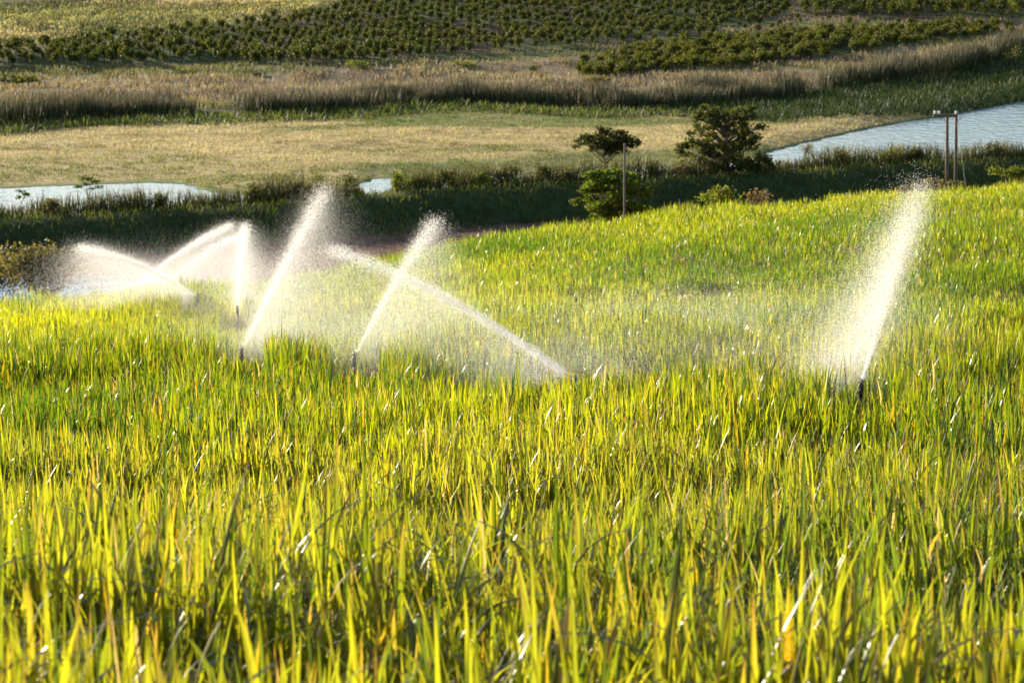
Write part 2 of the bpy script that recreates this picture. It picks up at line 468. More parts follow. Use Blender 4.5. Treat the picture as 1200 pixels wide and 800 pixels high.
def cane():
    parts = []
    def ring(d0, d1, dens, leaves, K, wid, tall, fold=0.0):
        n = int((d1 - d0) * (0.235 * (d0 + d1) / 2 + 3.2) * 2 * dens)
        y = np.sqrt(rng.random(n) * (d1 ** 2 - d0 ** 2) + d0 ** 2)
        x = rng.uniform(-1, 1, n) * (0.235 * y + 3.2)
        # planted rows, running obliquely, loosely filled
        cl = fbm(x / 1.1, y / 1.1, 2)
        keep = rng.random(n) < sstep(0.25, 0.55, cl) * 0.85 + 0.18
        x = x[keep]; y = y[keep]; n = len(x)
        z = G(x, y)
        hvar = 0.55 + 1.05 * (fbm(x / 4 + 40, y / 6 + 3, 3)) + 0.45 * (vnoise(x / .9, y / .9) - .5)
        tone = fbm(x / 6 + 90, y / 8 + 70, 3) + 0.75 * (fbm(x / 16, y / 22 + 31, 2) - 0.5) + .15 * sstep(34, 14, y) - .10 * sstep(38, 60, y)
        gap = np.ones(n)
        for hx, hy in HEADS:            # thinner cane on the near side of each sprinkler
            f = sstep(hy - 7, hy - 5.5, y) * (y < hy + .5) * (np.abs(x - hx * y / hy) < .45)
            gap = np.minimum(gap, 1 - .45 * f)
        for k in range(leaves):
            jx = rng.normal(0, 0.035, n); jy = rng.normal(0, 0.035, n)
            low = rng.random(n) ** 1.3
            zb = z + (low * 0.42 + (1 - tall) * .55) * hvar * gap
            h = np.clip(rng.normal(0.60, 0.13, n), 0.25, 1.1) * hvar * tall * (1 - 0.15 * low) * gap
            r = rng.random(n)
            lean = np.abs(rng.normal(0.04, 0.12, n)); bend = np.where(rng.random(n) < 0.20 + .16 * sstep(28, 16, y), rng.uniform(.35, 1.1, n), np.abs(rng.normal(0, 0.10, n)))
            g = np.clip(tone + rng.normal(0, .25, n), 0, 1)[:, None]
            c = np.array([0.055, 0.155, 0.006]) * (1 - g) + np.array([0.40, 0.45, 0.014]) * g
            dry = r < .042 - .03 * sstep(30, 55, y)
            c = np.where(dry[:, None], np.array([0.58, 0.41, 0.02]) * rng.uniform(.7, 1.1, n)[:, None], c)
            dk = (r > 0.84)
            c = np.where(dk[:, None], np.array([0.03, 0.085, 0.008]), c)
            st = r > 0.985
            c = np.where(st[:, None], np.array([0.50, 0.42, 0.26]), c)
            c = c * (1 + .22 * sstep(36, 60, y))[:, None]
            c = c * (1 + (np.array([.06, 0, 0]) * sstep(34, 14, y)[:, None]))
            h = np.where(dry, h * 0.85, h)
            la = rng.uniform(0, 2 * math.pi, n)
            b = np.stack([x + jx, y + jy, zb], 1)
            tip = np.where((rng.random(n) < .22)[:, None], np.array([0.45, 0.27, 0.06]) * rng.uniform(.4, 1.1, n)[:, None], c)
            parts.append(blades(b, h, np.clip(rng.normal(wid, wid * .28, n), wid * .4, wid * 1.7), K, la, lean, bend, la + math.pi / 2 + rng.normal(0, .35, n), c, tip, fold=fold))
    ring(4.5, 15, 70, 6, 7, 0.030, .82, .38)
    ring(15, 26, 68, 6, 5, 0.024, .78, .38)
    ring(26, 45, 62, 5, 4, 0.022, .68)
    ring(45, 75, 66, 5, 3, 0.017, .44)
    ring(75, 132, 42, 4, 2, 0.021, .38)
    V, F, C = join(parts)
    o = link('sugar_cane_foliage', mesh_np('sugar_cane_foliage', V, F, M_cane, C))
    tag(o, 'young sunlit yellow-green sugar cane covering the whole hillside field', 'cane field', kind='stuff')
cane()

# ------------------------------------------------------------------ grasses and reeds of the valley
def field_pts(n, y0, y1, wx=0.24):
    y = np.sqrt(rng.random(n) * (y1 ** 2 - y0 ** 2) + y0 ** 2)
    x = rng.uniform(-1, 1, n) * wx * y
    return x, y

def grass_obj(name, label, cat, x, y, h, w, K, col, mat, lean=0.25, bend=0.3, tip=None, zoff=0.0):
    n = len(x); z = G(x, y) + zoff
    V, F, C = blades(np.stack([x, y, z], 1), h, w, K, rng.uniform(0, 6.283, n), np.abs(rng.normal(0, lean, n)), np.abs(rng.normal(0, bend, n)), rng.uniform(0, 6.283, n), col, tip)
    o = link(name, mesh_np(name, V, F, mat, C))
    return tag(o, label, cat, kind='stuff')

def mixc(c0, c1, t):
    t = np.clip(t, 0, 1)[:, None]
    return np.asarray(c0) * (1 - t) + np.asarray(c1) * t

# pale flowering grass on the flat between river and reeds
x, y = field_pts(260000, 236, 372)
u = ucol(x, y); k = (y > shore_d(u) + 2.5) & (y < reed_d(u) - np.interp(u, [780, 830, 900, 1000, 1200, 1700], [5, 18, 31, 48, 72, 90]))
cl = fbm(x / 1.6, y / 1.6, 2); k &= rng.random(len(x)) < sstep(.3, .6, cl) + .12
x, y = x[k], y[k]
t = sstep(.42, .6, fbm(x / 40 + 7, y / 22, 4)) * .8 + rng.normal(0, .12, len(x)) + .75 * sstep(42, 5, y - shore_d(u[k])) * sstep(560, 300, u[k]) + .35 * sstep(.5, .62, fbm(x / 9 + 33, y / 5, 3))

grass_obj('pale_grass', 'pale golden grass on the flat ground between the river and the reed belt', 'grass', x, y, rng.uniform(.14, .42, len(x)) * (.45 + 1.1 * fbm(x / 2.2 + 4, y / 3.5, 2)), .11, 2,
          mixc(mixc((.52, .47, .28), (.25, .215, .12), (fbm(x / 18 + 60, y / 7, 3) - .42) * 3 + (fbm(x / 3 + 20, y / 5, 2) - .5) * 1.6), (.12, .17, .035), t), M_grass, .4, .5)

# low green growth in front of the reed belt
x, y = field_pts(100000, 290, 440)
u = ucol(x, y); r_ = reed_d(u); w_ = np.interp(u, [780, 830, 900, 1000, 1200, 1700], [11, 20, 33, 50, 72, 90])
k = (y > r_ - w_ - 3 * fbm(x / 9, y / 9, 2)) & (y < r_ + 1) & (y > shore_d(u) + .5)
x, y, w_ = x[k], y[k], w_[k]
t = rng.normal(.4, .3, len(x)) - .75 * sstep(12, 26, w_)  # right-hand blades darkened, the shade of the slope put into their colour
grass_obj('marsh_grass', 'green marsh grass with painted shade in a strip along the foot of the tall reeds', 'grass', x, y, rng.uniform(.5, 1.3, len(x)) * (.5 + fbm(x / 4, y / 4, 2)), .2, 2,
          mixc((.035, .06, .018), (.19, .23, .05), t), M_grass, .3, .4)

# the tall reed belt
x, y = field_pts(420000, 300, 480)
u = ucol(x, y); q_ = y - reed_d(u)
k = (q_ > 0) & (q_ < 11 + 16 * (fbm(x / 10, y / 8, 3) - .5)) & (rng.random(len(x)) < .25 + sstep(.32, .5, fbm(x / 5 + 80, y / 4, 2)))
# the break in the belt on the left
k &= ~((np.abs(u - 255) < 22) & (q_ < 7))
x, y, q_, u = x[k], y[k], q_[k], u[k]
hh = (np.interp(u, [-300, 0, 200, 255, 300, 500, 700, 900, 1200], [3.9, 3.9, 2.7, 1.4, 2.5, 2.7, 3.7, 4.0, 3.6]) * (0.30 + 1.35 * fbm(x / 9 + 3, y / 6, 3))) * rng.uniform(.7, 1.12, len(x))
t = rng.normal(.5, .3, len(x))
tipc = mixc((.20, .18, .125), (.31, .275, .165), rng.random(len(x)))
grass_obj('reed_belt', 'tall brown plumed reeds standing in a dense belt across the valley', 'reeds', x, y, hh, .13, 4,
          mixc((.04, .05, .02), (.085, .09, .04), t + .8 * (fbm(x / 12, y / 7 + 50, 2) - .5)), M_reed, .07, .12, tipc)

# tan rough grass between the reeds and the orchards
x, y = field_pts(140000, 320, 520)
u = ucol(x, y); gu_, gv_ = project(x, y, G(x, y))
k = (y > reed_d(u) + 10) & ~inside(gu_, gv_, ORCH) & ~inside(gu_, gv_, HEDGE) & ~inside(gu_, gv_, ORCH_HI)
cl = fbm(x / 4, y / 4, 3); k &= rng.random(len(x)) < sstep(.35, .6, cl) + .1
x, y = x[k], y[k]
t = sstep(.5, .6, fbm(x / 40 + 7, y / 22, 4)) * .7 + rng.normal(0, .15, len(x))
grass_obj('rough_grass', 'tan and mauve rough grass on the slope between reeds and orchard', 'grass', x, y, rng.uniform(.35, 1.1, len(x)) * (.5 + fbm(x / 9, y / 9, 2)), .2, 3,
          mixc(mixc((.30, .26, .155), (.18, .15, .11), (fbm(x / 14 + 5, y / 9, 3) - .35) * 3), (.11, .13, .035), t), M_grass, .3, .3)

# yellow grass of the far fields beyond the orchard
x, y = field_pts(150000, 440, 640)
gu_, gv_ = project(x, y, G(x, y))
k = (gv_ < np.interp(gu_, [-300, 0, 130, 270, 375, 420], [64, 53, 41, 25, 7, -30])) & (gu_ < 410) & (gv_ > np.interp(gu_, [-100, 60, 110, 400], [12, 8, 1, -6]))
x, y, gu_, gv_ = x[k], y[k], gu_[k], gv_[k]
t = sstep(.55, .68, fbm(x / 40 + 7, y / 22, 4)) * .7 + rng.normal(0, .12, len(x)) + 2 * (np.abs(gv_ - np.interp(gu_, [-300, 0, 100, 200, 350], [30, 24, 17, 11, 3])) < 1.2)
grass_obj('hill_grass', 'pale yellow grass of the open fields beyond the orchard', 'grass', x, y, rng.uniform(.3, .7, len(x)), .22, 2,
          mixc((.70, .60, .28), (.28, .31, .08), t), M_grass, .4, .4)

# reeds and weeds on the dam wall, behind its crest
x, y = field_pts(300000, 212, 305)
u = ucol(x, y); q_ = y - crest_d(u)
hr = np.interp(u, [-300, 0, 150, 250, 330, 400, 420, 432, 455, 465, 500, 620, 760, 870, 895, 930, 970, 1030, 1100, 1200, 1300], [1.8, 1.95, 2.1, 2.5, 2.7, 2.5, 1.9, .5, .5, 2.2, 2.6, 2.5, 2.6, 2.3, 1.2, 1.5, 2.6, 2.6, 2.6, 2.4, 2.4])
k = (q_ > 2.0) & (q_ < 6.2 + 2 * (fbm(x / 3, y / 3, 2) - .5)) & (rng.random(len(x)) < .35 + sstep(.35, .55, fbm(x / 1.7, y / 1.7, 2)))
x, y, hr = x[k], y[k], hr[k]
hr = hr * (.40 + 1.25 * fbm(x / 3.2, y / 3.2, 3)) * rng.uniform(.65, 1.15, len(x))
grass_obj('bank_reeds', 'dark green reeds along the top of the grassed dam wall', 'reeds', x, y, hr, .10, 4,
          mixc((.045, .06, .018), (.13, .13, .04), rng.normal(.45, .3, len(x))), M_reed, .12, .2, mixc((.12, .15, .04), (.36, .29, .14), rng.random(len(x))))

# grass on the shaded face of the wall and on the ground before it
x, y = field_pts(120000, 180, 300)
u = ucol(x, y); q_ = y - crest_d(u)
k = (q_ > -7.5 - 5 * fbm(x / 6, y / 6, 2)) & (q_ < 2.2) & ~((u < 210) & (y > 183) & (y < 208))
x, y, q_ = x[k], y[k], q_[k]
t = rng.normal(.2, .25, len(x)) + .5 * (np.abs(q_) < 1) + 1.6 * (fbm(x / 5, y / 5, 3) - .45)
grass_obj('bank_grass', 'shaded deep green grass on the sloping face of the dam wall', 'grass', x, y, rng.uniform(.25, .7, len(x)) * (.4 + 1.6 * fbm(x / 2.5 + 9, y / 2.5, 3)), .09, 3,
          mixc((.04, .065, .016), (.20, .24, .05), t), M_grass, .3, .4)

# weeds on the bare ground behind the crest of the cane
x, y = field_pts(26000, 120, 236)
u = ucol(x, y); k = (y < crest_d(u) - 9) & (hill_z(x, y) < valley_z(x, y) + 1.2) & (fbm(x / 6, y / 6, 3) > .52) & ~((u < 215) & (y > 182) & (y < 209))
x, y = x[k], y[k]
grass_obj('low_weeds', 'sparse dark weeds on the brown ground below the dam wall', 'weeds', x, y, rng.uniform(.2, .6, len(x)), .10, 2,
          mixc((.05, .06, .02), (.12, .11, .05), rng.random(len(x))), M_grass, .4, .4)

# ------------------------------------------------------------------ orchards
def crown_mesh(name, r, hgt, n, leaf, seed, c0, c1, trunk=0.4):
    rg = np.random.default_rng(seed)
    pts = []
    for i in range(7):
        a = rg.uniform(0, 6.283); rr = r * rg.uniform(.25, .55)
        c = (math.cos(a) * rr, math.sin(a) * rr, trunk + (hgt - trunk) * rg.uniform(.3, .72))
        pts.append(ellipsoid_pts(c, (r * .5, r * .5, (hgt - trunk) * .33), n // 7, rg))
    pts = np.concatenate(pts)
    nrm = pts - np.array([0, 0, hgt * .5])
    V, F = leaf_quads(pts, leaf, rg, nrm)
    C = np.repeat(mixc(c0, c1, rg.random(len(pts))), 4, axis=0)
    # the stem
    a = np.arange(6) / 6 * 6.283
    st = np.concatenate([np.stack([np.cos(a) * rr, np.sin(a) * rr, np.full(6, zz)], 1) for rr, zz in ((.09, -.15), (.05, hgt * .8))])
    SF = np.array([[j, (j + 1) % 6, 6 + (j + 1) % 6, 6 + j] for j in range(6)]) + len(V)
    return np.concatenate([V, st]), np.concatenate([F, SF]), np.concatenate([C, np.full((12, 3), .09)])

def plant_grid(poly, dx, dy, ang, jit, y0, y1, drop=0.04):
    ca, sa = math.cos(ang), math.sin(ang)
    i, j = np.meshgrid(np.arange(-260, 260), np.arange(-260, 260))
    gx = i.ravel() * dx; gy = j.ravel() * dy
    x = ca * gx - sa * gy + rng.normal(0, jit, gx.size); y = sa * gx + ca * gy + 500 + rng.normal(0, jit, gx.size)
    k = (y > y0) & (y < y1) & (np.abs(x) < .235 * y) & (rng.random(x.size) > drop)
    x, y = x[k], y[k]; z = G(x, y)
    u, v = project(x, y, z)
    k = inside(u, v, poly)
    o = np.argsort(y[k])
    return x[k][o], y[k][o], z[k][o]

def orchard(name, label, stuff_name, stuff_label, group, pos, variants, s0, s1, cat, cap, front=0.0):
    x, y, z = pos
    mes = [mesh_np(name, v, f, M_leaf, c) for v, f, c in variants]
    n = len(x); cnt = min(cap, n)
    first = None
    for i in range(cnt):
        m = int(rng.integers(len(mes)))
        if first is None:
            o = link(name, mes[m]); tag(o, label, cat, group); first = o
        else:
            o = first.copy(); o.data = mes[m]; sc.collection.objects.link(o)
        s = rng.uniform(s0, s1) * (1.0 + front * max(0.0, 1 - i / 200))
        o.location = (x[i], y[i], z[i]); o.rotation_euler = (0, 0, rng.uniform(0, 6.283)); o.scale = (s, s, s * rng.uniform(.9, 1.12))
    if n > cnt:
        parts = []
        for i in range(cnt, n):
            v, f, c = variants[int(rng.integers(len(variants)))]
            a = rng.uniform(0, 6.283); s = rng.uniform(s0, s1); ca, sa = math.cos(a), math.sin(a)
            w = v * s; w = np.stack([ca * w[:, 0] - sa * w[:, 1] + x[i], sa * w[:, 0] + ca * w[:, 1] + y[i], w[:, 2] + z[i]], 1)
            parts.append((w, f, c))
        V, F, C = join(parts)
        tag(link(stuff_name, mesh_np(stuff_name, V, F, M_leaf, C)), stuff_label, cat, kind='stuff')
    print(name, n)

OC0, OC1 = (.028, .043, .012), (.11, .13, .028)
var = [crown_mesh('orchard_tree', 1.1, 2.5, 300, .27, 100 + i, OC0, OC1) for i in range(5)]
pos1 = plant_grid(ORCH, 3.1, 3.7, R(24), .12, 380, 640)
orchard('orchard_tree', 'small round dark olive tree in the front rows of the hillside orchard', 'orchard_foliage', 'dense rows of small round orchard trees climbing the hillside', 'trees of the hillside orchard', pos1, var, .66, 1.12, 'tree', 290, .3)
var2 = [crown_mesh('orchard_shrub', 1.45, 2.2, 360, .28, 200 + i, (.05, .068, .014), (.14, .15, .03), .1) for i in range(4)]
pos2 = plant_grid(HEDGE, 2.4, 3.6, R(20), .3, 380, 620, .02)
orchard('orchard_shrub', 'dense leafy green shrub in the lower orchard block just above the reeds', 'shrub_foliage', 'further dense green shrubs of the lower orchard block', 'shrubs of the lower orchard block', pos2, var2, .8, 1.2, 'shrub', 290)
pos3 = plant_grid(ORCH_HI, 3.4, 5.0, R(8), .3, 400, 800)
var3 = [crown_mesh('row_tree', 1.6, 3.4, 360, .32, 300 + i, OC0, OC1) for i in range(4)]
orchard('row_tree', 'rounded dark tree in the rows of the upper orchard block near the hilltop', 'row_tree_foliage', 'further rounded trees of the upper orchard block', 'trees of the upper orchard block', pos3, var3, .8, 1.2, 'tree', 280)
pos4 = plant_grid(ORCH_THIN, 5.0, 7.0, R(15), .9, 380, 800, .25)
orchard('young_tree', 'small young tree on bright green grass between the orchard blocks', 'x', 'x', 'young trees on the grass between orchard blocks', pos4, var, .45, .8, 'tree', 200)

# ------------------------------------------------------------------ single trees and bushes
def tree(name, label, cat, base, clusters, leaf, c0, c1, tr=(0.16, 0.05), top=0.6, seed=1, group=None, crook=0.15, flat=0.0, asp=1.0):
    """trunk with a limb to every leaf cluster + a crown of leaf-sized faces"""
    rg = np.random.default_rng(seed)
    root = empty(name, base)
    tag(root, label, cat, group)
    cl = np.array([c[:3] for c in clusters], float)
    H = cl[:, 2].max() * top
    mb = MB()
    tp = [np.array([0, 0, -.4])]
    for i in range(1, 6):
        t = i / 5
        tp.append(np.array([rg.normal(0, crook) * t, rg.normal(0, crook) * t, H * t]))
    mb.tube(tp, np.linspace(tr[0], tr[1] * 1.6, 6), 8)
    tp = np.array(tp)
    for c in cl:
        hz = min(H, max(.12 * H, c[2] - .55 * math.hypot(c[0], c[1]) - .3))
        s = np.array([np.interp(hz, tp[:, 2], tp[:, 0]), np.interp(hz, tp[:, 2], tp[:, 1]), hz])
        mid = (s + c) / 2 + np.array([rg.normal(0, crook), rg.normal(0, crook), .08 * np.linalg.norm(c - s)])
        mb.tube([s, mid, c], [tr[1] * 1.1, tr[1] * .7, tr[1] * .25], 6)
    mb.build('trunk', M_bark, root)
    pts = []
    for c in clusters:
        n = c[6]
        pts.append(ellipsoid_pts(c[:3], c[3:6], n, rg, .45))
    pts = np.concatenate(pts)
    V, F = leaf_quads(pts, leaf, rg, None if flat == 0 else np.tile([0, 0, 1.0], (len(pts), 1)), asp)
    C = np.repeat(mixc(c0, c1, rg.random(len(pts))), 4, axis=0)
    link('crown', mesh_np('crown', V, F, M_leaf, C), root)
    return root

def rand_clusters(rg, n, rx, ry, z0, z1, cr, cz, m, prof=None):
    o = []
    for i in range(n):
        z = rg.uniform(z0, z1); f = 1.0 if prof is None else prof((z - z0) / (z1 - z0))
        a = rg.uniform(0, 6.283); q = rg.uniform(.35, 1.0)
        s = rg.uniform(.7, 1.3)
        o.append((math.cos(a) * rx * f * q, math.sin(a) * ry * f * q, z, cr * s, cr * s, cz * s, int(m * s * s)))
    return o

rg = np.random.default_rng(3)
# the dark wispy pine beside the water
b = P(852, 193, 262); b[2] = G(b[0], b[1])
cl = rand_clusters(rg, 100, 4.2, 3.2, 1.3, 6.8, .72, .40, 62, lambda t: 1.0 - .3 * t ** 3)
cl += [(-2.4, 0, 6.6, .9, .8, .45, 150), (-1.2, .3, 6.9, .8, .8, .4, 150), (.9, 0, 6.8, .9, .9, .5, 170), (2.2, .2, 6.5, .8, .7, .7, 160), (2.2, 0, 7.2, .45, .4, .4, 70), (-2.2, 0, 7.2, .5, .4, .4, 70),
       (-4.1, 0, 3.3, .9, .7, .35, 120), (-4.5, 0, 2.8, .6, .5, .3, 70), (3.3, .2, 2.0, 1.1, .9, .7, 260), (3.0, -.4, .9, 1.2, .9, .8, 260), (1.5, -.4, 1.5, 1.2, .9, .9, 300), (2.2, 0, 3.6, 1.1, .9, .8, 260), (-1.5, -.2, 1.0, 1.0, .8, .6, 140)]
cl = [(c[0] * 1.1,) + c[1:] for c in cl]
tree('pine_tree', 'broad dark wispy pine standing on the bank beside the open water', 'tree', b, cl, .21, (.04, .06, .018), (.14, .15, .04), (.26, .09), .8, 4, asp=1.8)
# the flat-topped acacia behind the pole
b = P(708, 199, 256); b[2] = G(b[0], b[1])
cl = [(rg.normal(0, 1.2), rg.normal(0, 1.0), 3.0 + rg.normal(0, .28), .95, .9, .5, 210) for i in range(18)]
cl += [(-2.4, 0, 3.1, .7, .6, .25, 90), (-1.6, .2, 3.5, .8, .7, .3, 100), (.2, 0, 3.85, 1.0, .9, .3, 120), (1.5, .1, 3.4, .9, .8, .35, 120), (2.4, 0, 2.6, .8, .6, .3, 90), (1.7, 0, 2.1, .9, .7, .45, 160), (.6, -.2, 1.9, .8, .6, .35, 120), (1.0, 0, 2.6, 1.1, .9, .5, 220), (.2, 0, 4.1, .8, .7, .35, 160), (2.2, .2, 3.3, 1.0, .9, .5, 220), (2.9, 0, 2.9, .7, .6, .35, 120), (1.3, -.2, 3.9, .9, .8, .4, 180), (-1.9, .1, 3.0, 1.0, .8, .4, 180), (-.9, .2, 2.5, .9, .8, .5, 200), (-2.5, 0, 2.6, .6, .5, .3, 90), (.5, .1, 2.2, 1.0, .9, .5, 240), (1.6, 0, 3.9, .8, .7, .4, 180), (-.4, 0, 4.3, .7, .6, .4, 140), (-.6, 0, 3.6, .9, .8, .4, 160)]
cl = [(c[0] * 1.1, c[1], c[2] + 1.35) + c[3:6] + (int(c[6] * .62),) for c in cl]
tree('acacia_tree', 'flat-topped dark acacia with bare lower limbs behind the single pole', 'tree', b, cl, .24, (.03, .042, .012), (.085, .095, .022), (.13, .05), .62, 5, flat=1)
# bright green bushy tree just behind the crest of the cane
b = P(718, 262, 150); b[2] = G(b[0], b[1])
zt = P(718, 197, 150)[2] - b[2]
cl = []
for i in range(50):
    t = rg.random(); a = rg.uniform(0, 6.283); w = 2.15 * math.sqrt(max(.1, 1 - (2 * t - 1.0) ** 2 * .75)) * rg.uniform(.35, 1)
    cl.append((math.cos(a) * w, math.sin(a) * w, zt - 3.5 + 3.2 * t, (.66), .62, .28, 220))
cl += [(-2.0, 0, zt - 2.0, .6, .5, .25, 130), (1.9, 0, zt - 1.6, .6, .5, .25, 130), (0.1, 0, zt - .25, .8, .7, .3, 200)]
tree('bushy_tree', 'bright green rounded tree rising behind the crest of the cane by the pole', 'tree', b, cl, .17, (.05, .09, .012), (.17, .23, .024), (.15, .06), .7, 6, flat=1)
# two little trees at the near edge of the western water
b = P(103, 233, 232); b[2] = G(b[0], b[1])
h = P(103, 207, 232)[2] - b[2]
tree('umbrella_tree', 'small flat-topped green tree in front of the pale water', 'tree', b,
     [(-.9, 0, h - .9, .5, .5, .16, 60), (0, 0, h - .15, .7, .6, .2, 90), (.7, .1, h - .45, .6, .5, .18, 70), (1.0, 0, h - .95, .5, .4, .18, 50), (-.1, 0, h - .7, .5, .4, .15, 50), (.4, 0, h - 1.1, .4, .4, .12, 30)],
     .2, (.05, .08, .015), (.13, .17, .03), (.07, .03), .75, 7, flat=1)
b = P(27, 240, 226); b[2] = G(b[0], b[1])
h = P(27, 221, 226)[2] - b[2]
tree('sapling', 'tiny green sapling at the edge of the pale water beside the umbrella tree', 'tree', b,
     [(-.2, 0, h - .25, .45, .4, .22, 50), (.3, 0, h - .5, .4, .35, .2, 40), (-.35, 0, h - .8, .45, .35, .2, 40)], .18, (.05, .085, .015), (.13, .17, .03), (.05, .02), .8, 8)
# small trees and bushes of the far slope
def bush(u, v, w, h, label, c0, c1, name='bush', n=260, leaf=None, d=None, lift=0.0, seed=0, cat='bush', asp=1.0):
    b = hit(u, v) if d is None else P(u, v, d)
    g = float(G(b[0], b[1])); lift = max(0.0, b[2] - g); b[2] = g
    px = 3000 / b[1]
    W = w / px / 2; Hh = h / px + lift
    rg = np.random.default_rng(1000 + seed)
    cl = []
    for i in range(9):
        a = rg.uniform(0, 6.283); q = rg.uniform(.1, .72)
        cl.append((math.cos(a) * W * q, math.sin(a) * W * q * .8, lift + (Hh - lift) * rg.uniform(.25, .75), W * .42, W * .38, (Hh - lift) * .28, n // 9))
    return tree(name, label, cat, b, cl, leaf or max(.1, .11 * W), c0, c1, (.04 * W + .02, .02 * W + .01), .6, seed, asp=asp)
LG = ((.09, .13, .02), (.20, .23, .035)); DG = ((.035, .05, .014), (.10, .11, .03)); OG = ((.09, .09, .04), (.19, .175, .08)); BR = ((.12, .09, .05), (.21, .16, .09))
bush(846, 247, 62, 31, 'lime green leafy shrub on the crest of the cane beyond the bushy tree', *LG, name='shrub', n=700, d=128, lift=.9, seed=21, cat='shrub')
bush(884, 249, 46, 31, 'dry brown twiggy shrub beside the lime green shrub', *BR, name='dry_shrub', n=420, d=130, lift=.9, seed=22, cat='shrub')
bush(1110, 224, 70, 14, 'low brown scrub bush at the feet of the twin poles', *OG, name='scrub_bush', n=700, d=140, lift=1.2, seed=23)
bush(1068, 226, 44, 12, 'low reddish scrub bush on the crest beside the tallest spray', *OG, name='scrub_bush', n=420, d=136, lift=1.2, seed=24)
bush(1188, 214, 60, 22, 'round green bush on the cane crest beyond the twin poles', *LG, name='shrub', n=700, d=138, lift=1.0, seed=25, cat='shrub')
bush(50, 350, 124, 76, 'grey olive bush at the edge of the cane beside the pond', *OG, name='olive_bush', n=2600, leaf=.13, d=98, lift=1.2, seed=26)
bush(-4, 350, 70, 62, 'dark green leafy bush beyond the grey olive bush', *DG, name='leafy_bush', n=900, d=100, lift=1.2, seed=27)
bush(1130, 190, 15, 23, 'narrow upright bush behind the twin poles by the water', *DG, name='upright_bush', n=260, d=279, seed=28)
bush(372, 214, 30, 10, 'small bright bush on the dam wall behind the tallest slanted spray', *LG, name='bush', d=243, seed=29)
bush(490, 222, 46, 16, 'rounded green bush on the dam wall beside the gap with water', *LG, name='bush', d=246, n=380, seed=30)
bush(592, 212, 60, 18, 'wide dark bush on the dam wall beside the flat-topped acacia', *DG, name='bush', d=252, n=420, seed=31)
bush(945, 186, 26, 20, 'pale olive bush at the water edge beside the pine', *OG, name='bush', d=268, n=420, seed=32)
BANK = [(470, 214, 30, 15, 'leafy shrub directly beside the water gap on the bank', LG), (520, 213, 40, 17, 'broad dark shrub on the bank between two shorter green ones', DG), (560, 211, 34, 15, 'mid green shrub on the bank behind the tip of the curved jet', LG),
        (640, 205, 36, 16, 'dark rounded shrub on the bank just west of the acacia', DG), (665, 206, 26, 13, 'low olive shrub at the foot of the acacia', OG), (770, 200, 40, 15, 'dark spreading shrub on the bank between acacia and pine', DG),
        (800, 198, 30, 14, 'olive shrub hugging the pine on its acacia side', OG), (905, 192, 22, 9, 'leafy shrub hugging the pine on its open water side', DG), (985, 186, 26, 15, 'pale shrub on the bank halfway from pine to twin poles', OG),
        (1040, 183, 34, 16, 'green shrub on the bank shortly before the twin poles', LG), (1075, 181, 22, 13, 'small dark shrub touching the guy wire of the twin poles', DG), (1165, 178, 40, 16, 'dark shrub on the bank past the narrow upright bush', DG),
        (300, 224, 34, 13, 'dark shrub where the pale water ends behind the jets', DG), (345, 220, 28, 13, 'olive shrub on the bank behind the steep bright jet', OG), (405, 216, 36, 14, 'leafy shrub on the bank just before the water gap', DG),
        (190, 232, 26, 10, 'low dark shrub on the bank past the umbrella tree', DG), (60, 240, 24, 9, 'low olive shrub between sapling and umbrella tree', OG)]
for i, (u, v, w, h, lab, c) in enumerate(BANK):
    d_ = float(crest_d(u)) + 1.6
    b_ = P(u, v, d_); top_ = P(u, v - h, d_)[2] - G(b_[0], d_)
    bush(u, float(project(b_[0], d_, float(G(b_[0], d_)))[1]), w, top_ * 3000 / d_, lab, *c, name='bank_shrub', n=380, d=d_, seed=90 + i, cat='shrub', leaf=.2)
for i, (u, v, w, h, lab, c) in enumerate([
        (420, 81, 46, 11, 'wide lime green bush alone on the tan slope below the orchard', LG), (545, 80, 40, 9, 'low green bush on the tan slope beside the lime green bush', LG),
        (215, 90, 34, 12, 'dark humped bush on the slope below the western orchard', DG), (152, 92, 22, 8, 'small dark bush beside the dark humped bush', DG),
        (300, 90, 30, 8, 'flat dark bush on the slope between the reed belt and orchard', DG), (622, 84, 30, 9, 'dusky bush halfway between the lime bush and lower orchard', DG),
        (634, 95, 16, 14, 'upright pale bush rising out of the reed tops', OG), (664, 77, 14, 7, 'tiny green bush above the lower orchard corner', LG),
        (700, 97, 60, 10, 'low russet bush at the lower corner of the shrub block', OG), (24, 100, 90, 12, 'long dark thicket bush above the reeds', DG),
        (88, 4, 22, 16, 'lone dark bushy tree among the pale far fields', DG), (49, 34, 10, 11, 'tiny lone tree standing in the pale yellow field', OG),
        (97, 35, 18, 7, 'low bush at the upper edge of the western orchard', DG), (1183, 20, 34, 22, 'bright yellow-green bush at the end of the upper orchard', LG),
        (1190, 74, 40, 22, 'dark round bush on the reed slope above the blue water', DG), (1105, 84, 60, 14, 'dark low bush among the reeds above the blue water', DG)]):
    bush(u, v, w, h, lab, *c, name='tree' if 'tree' in lab else 'bush', n=220, seed=50 + i, cat='tree' if 'tree' in lab else 'bush')

